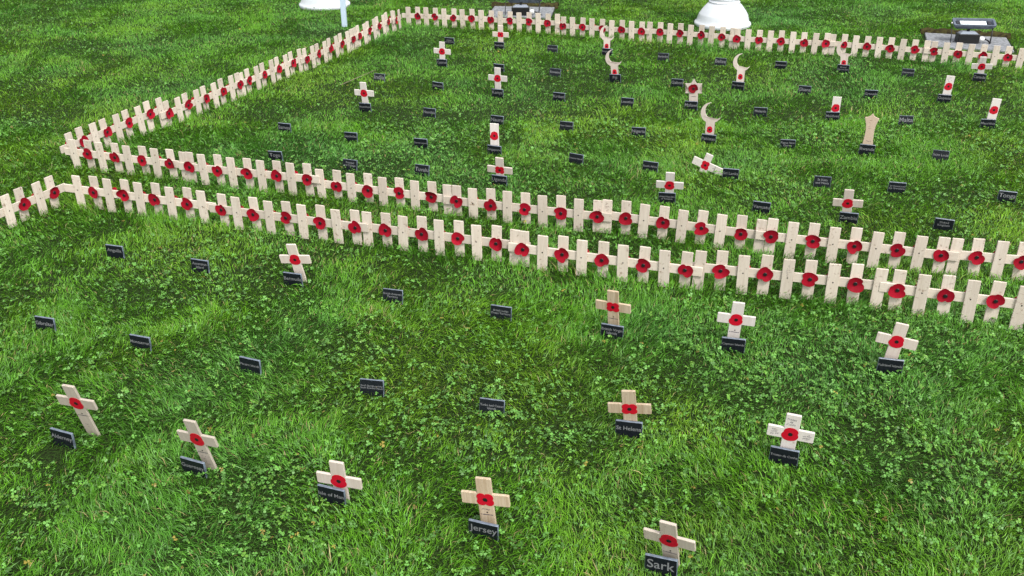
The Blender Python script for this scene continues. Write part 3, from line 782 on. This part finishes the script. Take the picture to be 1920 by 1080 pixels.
# ---------------------------------------------------------------- white posts, stake, floodlights
prof = [(150, -20), (155, 0), (158, 8), (157, 17), (149, 23), (146, 26), (142, 42), (136.2, 59), (135.6, 61), (134, 64), (120, 85), (101, 108), (90, 119), (84, 124), (86, 127), (86, 131), (80, 134), (76, 141), (79, 144), (80, 150), (76, 154),
        (72, 157), (74, 161), (74, 167), (70, 171), (67, 180), (65, 260), (62, 700), (60, 1500)]
mb = MB(); lathe(mb, [(r * MM, z * MM) for r, z in prof[:16]]); FOOT = mb.mesh('bell_foot', M['enamel'])
mb = MB(); lathe(mb, [(r * MM, z * MM) for r, z in prof[15:]], 40); SHAFT = mb.mesh('shaft', M['enamel'])
for (x, y), lab in (((1.193, 5.372), 'white enamelled post with a ringed bell-shaped foot behind the back fence'),
                    ((-1.158, 5.985), 'white post foot cut off by the top edge beside the pale blue stake')):
    root = link('white_post', None, None, (x * K, y * K, 0)); tag(root, lab, 'post', 'white posts on the lawn')
    link('bell_foot', FOOT, root); link('shaft', SHAFT, root)
    NO_GRASS.append((x * K, y * K, 0.20, 0.20, 0, 0.0))
mb = MB(); box(mb, (0, 0, 0.6), (27 * MM, 20 * MM, 1.3), 1.5 * MM)
st = link('stake', mb.mesh('stake', M['white_paint']), None, (-0.937 * K, 5.365 * K, 0), (0, 0, -0.2))
tag(st, 'thin pale blue painted stake rising from the grass behind the side fence', 'stake')

def floodlight(x, y, rz, tilt, label, slabc, slabs, slabrz, slablab):
    root = link('floodlight', None, None, (x * K, y * K, 12 * MM), (0, 0, rz)); tag(root, label, 'floodlight', 'black ground floodlights')
    hz, hy = 96, 12
    head = link('lamp_head', None, root, (14 * MM, hy * MM, hz * MM), (tilt, 0, 0))
    mb = MB()
    # tray: rim with bevelled walls, local Z is the way it shines
    o = [(-98, -31), (98, -31), (104, -24), (104, 24), (98, 31), (-98, 31), (-104, 24), (-104, -24)]
    def ring(s, z): return [(a * s[0] * MM, b * s[1] * MM, z * MM) for a, b in o]
    L = [ring((0.86, 0.72), -22), ring((1, 1), -4), ring((1.0, 1.0), 6), ring((0.90, 0.80), 6), ring((0.84, 0.62), -6)]
    vs = [p for r in L for p in r]; fs = [tuple(range(7, -1, -1))]; n = 8
    for k in range(4):
        for i in range(n): fs.append((k * n + i, k * n + (i + 1) % n, (k + 1) * n + (i + 1) % n, (k + 1) * n + i))
    fs.append(tuple(range(4 * n, 5 * n)))
    mb.add(vs, fs); hm = mb.mesh('lamp_head', M['metal']); head.empty_display_size = 0.02
    bpy.data.objects.remove(head)
    head = link('lamp_head', hm, root, (14 * MM, hy * MM, hz * MM), (tilt, 0, 0))
    mb = MB(); box(mb, (0, 0, 0), (128 * MM, 30 * MM, 5 * MM), 1 * MM); link('lens', mb.mesh('lens', M['lens']), head, (-4 * MM, 0, -2 * MM))
    for sx in (-80, 74):
        mb = MB(); box(mb, (0, 0, 0), (17 * MM, 26 * MM, 8 * MM), 1 * MM); link('lamp_socket', mb.mesh('lamp_socket', M['socket']), head, (sx * MM, 0, -1 * MM))
    mb = MB(); tube(mb, [(-110 * MM, 0, -4 * MM), (-103 * MM, 0, -4 * MM)], 5 * MM, 10); link('side_knob', mb.mesh('side_knob', M['gland']), head)
    mb = MB()
    tube(mb, [(-94 * MM, 12 * MM, 92 * MM), (-96 * MM, -22 * MM, 45 * MM), (-97 * MM, -34 * MM, -2 * MM)], 2.2 * MM, 8)
    link('bracket_leg', mb.mesh('bracket_leg', M['black']), root)
    mb = MB()
    tube(mb, [(108 * MM, 12 * MM, 92 * MM), (103 * MM, -16 * MM, 45 * MM), (98 * MM, -28 * MM, -2 * MM)], 3.2 * MM, 8)
    link('bracket_leg', mb.mesh('bracket_leg', M['black']), root)
    mb = MB(); tube(mb, [(-10 * MM, 8 * MM, 50 * MM), (0, 10 * MM, 80 * MM)], 7 * MM, 10); link('neck', mb.mesh('neck', M['black']), root)
    bx = MB(); box(bx, (0, 0, 0), (104 * MM, 60 * MM, 46 * MM), 2 * MM); jb = link('junction_box', bx.mesh('junction_box', M['black']), root, (-8 * MM, 0, 22 * MM))
    lid = MB(); q0 = [(-44, -22), (44, -22), (44, 26), (-44, 26)]; q1 = [(-32, -10), (32, -10), (32, 20), (-32, 20)]
    lid.add([(a * MM, b * MM, 23.2 * MM) for a, b in q0] + [(a * MM, b * MM, 33 * MM) for a, b in q1], [(0, 1, 5, 4), (1, 2, 6, 5), (2, 3, 7, 6), (3, 0, 4, 7), (4, 5, 6, 7)])
    link('lid', lid.mesh('lid', M['lid']), jb)
    mb = MB(); tube(mb, [(45 * MM, -12 * MM, 20 * MM), (62 * MM, -12 * MM, 20 * MM), (66 * MM, -12 * MM, 20 * MM), (72 * MM, -12 * MM, 20 * MM)], [12 * MM, 12.5 * MM, 12 * MM, 8 * MM], 14)
    link('cable_gland', mb.mesh('cable_gland', M['gland']), root)
    mb = MB(); tube(mb, [(72 * MM, -12 * MM, 20 * MM), (90 * MM, -12 * MM, 14 * MM), (104 * MM, -8 * MM, 2 * MM), (120 * MM, 4 * MM, -6 * MM)], 3.6 * MM, 8)
    link('cable', mb.mesh('cable', M['black']), root)
    mb = MB(); box(mb, (0, 0, 0), (slabs[0] * K, slabs[1] * K, 40 * MM), 3 * MM)
    s = link('stone_slab', mb.mesh('stone_slab', M['slab']), None, (slabc[0] * K, slabc[1] * K, -9 * MM), (0, 0, slabrz)); tag(s, slablab, 'slab', 'stone slabs under the floodlights')
    NO_GRASS.append((slabc[0] * K, (slabc[1]) * K, slabs[0] * K / 2 + 0.02, slabs[1] * K / 2 + 0.02, slabrz, 0.0))
    # raw turf edge behind the slab
    rg = random.Random(int(x * 100)); mb = MB(); W = slabs[0] * K / 2 + 0.03; D = slabs[1] * K / 2; N = 26; vs = []; fs = []
    for k in range(N + 1):
        t = -W + 2 * W * k / N
        vs += [(t, D + 0.012 + rg.uniform(-.006, .006), 0.001), (t, D + 0.022 + rg.uniform(-.008, .008), 0.030 + rg.uniform(-.008, .008)), (t, D + 0.055 + rg.uniform(-.01, .01), 0.040 + rg.uniform(-.008, .01)), (t, D + 0.13, 0.001)]
    for k in range(N):
        for j in range(3): a0 = k * 4 + j; fs.append((a0, a0 + 4, a0 + 5, a0 + 1))
    mb.add(vs, fs, 0, True)
    e = link('turf_edge', mb.mesh('turf_edge', M['soil']), None, (slabc[0] * K, slabc[1] * K, 0), (0, 0, slabrz)); e['kind'] = 'structure'
floodlight(2.355, 4.862, -0.12, R(24), 'black floodlight with frosted lens on a grey slab behind the back fence at right', (2.365, 4.885), (0.40, 0.32), -0.33, 'grey stone slab sunk in the turf under the right floodlight')
floodlight(0.065, 5.625, -0.05, R(-50), 'black floodlight cut off by the top edge, seen from behind', (0.065, 5.73), (0.37, 0.30), -0.12, 'grey stone slab sunk in the turf under the cut-off floodlight at the top edge')
mb = MB(); tube(mb, [(-0.752 * K, 4.075 * K, 13 * MM), (-0.69 * K, 4.20 * K, 15 * MM), (-0.63 * K, 4.33 * K, 14 * MM)], [1.2 * MM, 1.7 * MM, 1.2 * MM], 6)
tw = link('twig', mb.mesh('twig', M['twig'])); tag(tw, 'thin dry twig lying on the grass inside the far left corner', 'twig')

# ---------------------------------------------------------------- grass and clover
rng = np.random.default_rng(11)
_grids = {}
def vnoise(x, y, scale, seed):
    if seed not in _grids: _grids[seed] = np.random.default_rng(seed).random((128, 128))
    g = _grids[seed]; u, v = x / scale + 1000.3, y / scale + 1000.7
    i, j = np.floor(u).astype(int), np.floor(v).astype(int); fu, fv = u - i, v - j
    fu = fu * fu * (3 - 2 * fu); fv = fv * fv * (3 - 2 * fv)
    i0, j0, i1, j1 = i % 128, j % 128, (i + 1) % 128, (j + 1) % 128
    return (g[i0, j0] * (1 - fu) + g[i1, j0] * fu) * (1 - fv) + (g[i0, j1] * (1 - fu) + g[i1, j1] * fu) * fv
def fbm(x, y, scale, seed, o=3):
    s = 0; a = 1; t = 0
    for k in range(o): s = s + a * vnoise(x, y, scale / 2 ** k, seed + k); t += a; a *= 0.55
    return s / t

def scatter(n_near, n_mid, n_far):
    """points over the lawn, thinning with distance from the path in front"""
    P = []
    for y0, y1, d in ((1.25, 2.9, n_near), (2.9, 5.0, n_mid), (5.0, 11.3, n_far)):
        hw = lambda y: 0.62 * y + 0.75
        A = (hw(y0) + hw(y1)) * (y1 - y0); n = int(A * d * 1.0)
        yy = rng.uniform(y0, y1, n * 2); xx = rng.uniform(-hw(y1), hw(y1), n * 2)
        k = np.abs(xx) < hw(yy); P.append(np.stack([xx[k], yy[k]], 1)[:n])
    return np.concatenate(P)
def keep_mask(P):
    m = np.ones(len(P), bool)
    for x, y, hx, hy, a, f in NO_GRASS:
        dx, dy = P[:, 0] - x, P[:, 1] - y; c, s = math.cos(a), math.sin(a)
        m &= ~((np.abs(dx * c + dy * s) < hx) & (np.abs(-dx * s + dy * c) < hy))
    for x, y, r in ((0.64, 1.93, 0.022), (-1.24, 2.03, 0.05), (-0.55, 1.72, 0.02), (-0.98, 2.13, 0.02), (0.8, 2.2, 0.015)):   # scuffed bare soil
        m &= ((P[:, 0] - x) ** 2 + (P[:, 1] - y) ** 2) > r * r * rng.uniform(0.3, 1.3, len(P))
    return m
def clover_field(x, y):
    return np.clip((fbm(x, y, 0.42, 60, 3) - 0.46) * 4.0, 0, 1)

def build(name, V, loops, starts, col, mat):
    me = bpy.data.meshes.new(name)
    me.vertices.add(len(V)); me.vertices.foreach_set('co', V.astype(np.float32).ravel())
    me.loops.add(len(loops)); me.loops.foreach_set('vertex_index', loops.astype(np.int32))
    me.polygons.add(len(starts)); me.polygons.foreach_set('loop_start', starts.astype(np.int32))
    at = me.attributes.new('Col', 'FLOAT_COLOR', 'POINT')
    c4 = np.ones((len(V), 4), np.float32); c4[:, :3] = col; at.data.foreach_set('color', c4.ravel())
    me.materials.append(mat); me.update(); me.validate()
    me.polygons.foreach_set('use_smooth', np.ones(len(me.polygons), bool))
    return me

FENCE_LINES = [(q[0] * K, q[1] * K, q[0] * K + math.cos(q[2]) * SP * (n - 1), q[1] * K + math.sin(q[2]) * SP * (n - 1)) for _, _, n, q in PANELS]
def grass():
    P = scatter(36000, 22000, 11500); P = P[keep_mask(P)]
    x, y = P[:, 0], P[:, 1]; n = len(x); dist = np.hypot(x, y)
    cl = clover_field(x, y)
    drop = rng.random(n) < cl * 0.30
    P = P[~drop]; x, y = P[:, 0], P[:, 1]; n = len(x); dist = np.hypot(x, y); cl = cl[~drop]
    far = np.clip((dist - 2.2) / 6, 0, 1)
    tuft = fbm(x, y, 0.16, 20, 3); big = fbm(x, y, 0.9, 30, 3); fine = vnoise(x, y, 0.035, 40)
    Ln = (0.014 + 0.030 * tuft + 0.010 * (big - 0.5)) * rng.uniform(0.55, 1.25, n)
    Ln *= 1 - 0.28 * cl
    stray = rng.random(n) < 0.02; Ln[stray] *= 1.5
    near_f = np.zeros(n)
    for ax, ay, bx, by in FENCE_LINES:                  # the mower misses the grass along the fences
        vx, vy = bx - ax, by - ay; t = np.clip(((x - ax) * vx + (y - ay) * vy) / (vx * vx + vy * vy), 0, 1)
        d2 = (x - ax - vx * t) ** 2 + (y - ay - vy * t) ** 2
        near_f = np.maximum(near_f, np.exp(-d2 / 0.0042))
    Ln *= 1 + 0.6 * near_f
    for sx, sy, r in SHORT:
        d2 = (x - sx) ** 2 + (y - sy) ** 2; Ln *= 1 - 0.18 * np.exp(-d2 / (r * r) * 1.6)
    ang = 2 * math.pi * 2.2 * fbm(x, y, 0.55, 50, 3) + rng.normal(0, 0.85, n) + (fine - 0.5) * 2.8
    tilt1 = np.clip(rng.normal(0.62, 0.28, n) + 0.35 * (fbm(x, y, 0.3, 70, 2) - 0.5), 0.05, 1.25)
    tilt1 *= 1 - 0.35 * near_f
    tilt2 = np.clip(tilt1 + rng.uniform(0.25, 0.85, n), 0, 1.75)
    dx, dy = np.cos(ang), np.sin(ang)
    wd = (0.0011 + 0.0010 * rng.random(n)) * (1 + 0.55 * far)
    wd[stray] *= 1.5
    rl = rng.normal(0, 0.5, n)                          # twist of the blade about its own axis
    a2 = ang + math.pi / 2 + rl
    sx_, sy_ = np.cos(a2), np.sin(a2)
    b = np.stack([x, y, np.full(n, -0.002)], 1)
    d1 = np.stack([dx * np.sin(tilt1), dy * np.sin(tilt1), np.cos(tilt1)], 1)
    bend = rng.normal(0, 0.3, n)
    ex, ey = np.cos(ang + bend), np.sin(ang + bend)
    d2 = np.stack([ex * np.sin(tilt2), ey * np.sin(tilt2), np.cos(tilt2)], 1)
    m = b + d1 * (Ln * 0.5)[:, None]; t = m + d2 * (Ln * 0.5)[:, None]
    t[:, 2] = np.maximum(t[:, 2], 0.003)
    S = np.stack([sx_, sy_, 0.35 * np.sin(rl)], 1)
    V = np.stack([b - S * (wd * 0.42)[:, None], b + S * (wd * 0.42)[:, None], m - S * (wd * 0.5)[:, None], m + S * (wd * 0.5)[:, None], t], 1)
    # colour: each blade its own green, drifting over the lawn between yellowish, deep and bluish
    yel = np.clip((fbm(x, y, 0.55, 80, 3) - 0.42) * 3.2, 0, 1); blu = np.clip((fbm(x, y, 0.6, 90, 3) - 0.45) * 3.0, 0, 1)
    c = np.outer(np.ones(n), GREEN)
    c += (yel * (1 - blu) * (1 - 0.35 * far))[:, None] * (YELLOW - GREEN) * 0.75
    c += (blu * 0.45)[:, None] * (BLUISH - GREEN)
    dp = np.clip((fbm(x, y, 0.26, 97, 3) - 0.44) * 3.5, 0, 1)
    c += (dp * 0.38)[:, None] * (DEEP - GREEN)
    c = np.maximum(c, 0.004)
    c *= (0.50 + 1.0 * rng.random(n) ** 1.3)[:, None]
    mix = rng.random(n); dry = mix < 0.03 * (1 - 0.8 * far) + 0.08 * np.clip((fbm(x, y, 0.22, 95, 2) - 0.6) * 4, 0, 1)
    c[dry] = np.array(STRAW) * rng.uniform(0.6, 1.1, (dry.sum(), 1))
    lite = (mix > 0.93 + 0.05 * far); c[lite] = c[lite] * 0.4 + np.array((0.24, 0.44, 0.16)) * 0.6
    C = np.repeat(c[:, None, :], 5, 1)
    idx = np.arange(n)[:, None] * 5
    loops = np.concatenate([idx + np.array([[0, 1, 3, 2]]), idx + np.array([[2, 3, 4]])], 1).ravel()
    starts = (np.arange(n)[:, None] * 7 + np.array([[0, 4]])).ravel()
    me = build('grass', V.reshape(-1, 3), loops, starts, C.reshape(-1, 3), M['blade'])
    o = link('grass', me); o['kind'] = 'stuff'; o['label'] = 'short green lawn grass'
    print('blades', n)

def clover():
    P = scatter(5000, 2300, 550); P = P[keep_mask(P)]
    x, y = P[:, 0], P[:, 1]; cl = clover_field(x, y)
    k = rng.random(len(x)) < (0.26 + 0.64 * cl); P = P[k]; x, y = P[:, 0], P[:, 1]; n = len(x); dist = np.hypot(x, y)
    P = P + (np.stack([vnoise(x, y, 0.05, 110), vnoise(x, y, 0.05, 111)], 1) - 0.5) * 0.07; x, y = P[:, 0], P[:, 1]
    sz = rng.uniform(0.0042, 0.0085, n) * (1 + 0.25 * np.clip((dist - 2.5) / 5, 0, 1))
    hz = rng.uniform(0.008, 0.030, n)
    for sx, sy, r in SHORT:
        d2 = (x - sx) ** 2 + (y - sy) ** 2; hz *= 1 - 0.35 * np.exp(-d2 / (r * r) * 1.6)
    sh = np.array([(0.04, 0.0, 0), (0.5, 0.46, 0.10), (0.92, 0.40, 0.06), (0.86, 0.0, -0.02), (0.92, -0.40, 0.06), (0.5, -0.46, 0.10)])
    az = rng.uniform(0, 2 * math.pi, n); ta = rng.uniform(0, 2 * math.pi, n); tt = np.abs(rng.normal(0, 0.55, n))
    # tilt frame
    nx = np.stack([np.sin(tt) * np.cos(ta), np.sin(tt) * np.sin(ta), np.cos(tt)], 1)
    e1 = np.stack([np.cos(az), np.sin(az), np.zeros(n)], 1); e1 -= nx * (e1 * nx).sum(1)[:, None]; e1 /= np.linalg.norm(e1, axis=1)[:, None]
    e2 = np.cross(nx, e1)
    verts = []
    for q in range(3):
        a = 2 * math.pi * q / 3; c_, s_ = math.cos(a), math.sin(a)
        droop = rng.uniform(-0.6, 0.35, n); js = rng.uniform(0.7, 1.2, n); ja = rng.normal(0, 0.22, n); cj, sj = np.cos(ja), np.sin(ja)
        for px, py, pz in sh:
            qx, qy = (px * cj - py * sj) * js, (px * sj + py * cj) * js
            X, Y = qx * c_ - qy * s_, qx * s_ + qy * c_
            verts.append(np.stack([x, y, hz], 1) + (e1 * X[:, None] + e2 * Y[:, None] + nx * (pz + droop * px)[:, None]) * sz[:, None])
    V = np.stack(verts, 1)
    c = np.outer(np.ones(n), CLOVER) * rng.uniform(0.45, 1.5, (n, 1))
    z = rng.random(n); c[z < 0.22] = c[z < 0.22] * 0.5 + np.array((0.17, 0.34, 0.03)) * 0.5
    k = z > 0.990; c[k] = np.array((0.34, 0.27, 0.05)) * rng.uniform(0.35, 1.1, (k.sum(), 1))
    C = np.repeat(c[:, None, :], 18, 1)
    loops = np.arange(n * 18); starts = np.arange(n * 3) * 6
    me = build('clover', V.reshape(-1, 3), loops, starts, C.reshape(-1, 3), M['clover'])
    o = link('clover', me); o['kind'] = 'stuff'; o['label'] = 'white clover leaves growing through the lawn'
    print('clover', n)
GREEN = np.array((0.110, 0.300, 0.013)); YELLOW = np.array((0.195, 0.365, 0.020)); BLUISH = np.array((0.085, 0.270, 0.060)); DEEP = np.array((0.045, 0.165, 0.012))
STRAW = (0.40, 0.34, 0.14); CLOVER = np.array((0.105, 0.265, 0.045))
grass()
clover()
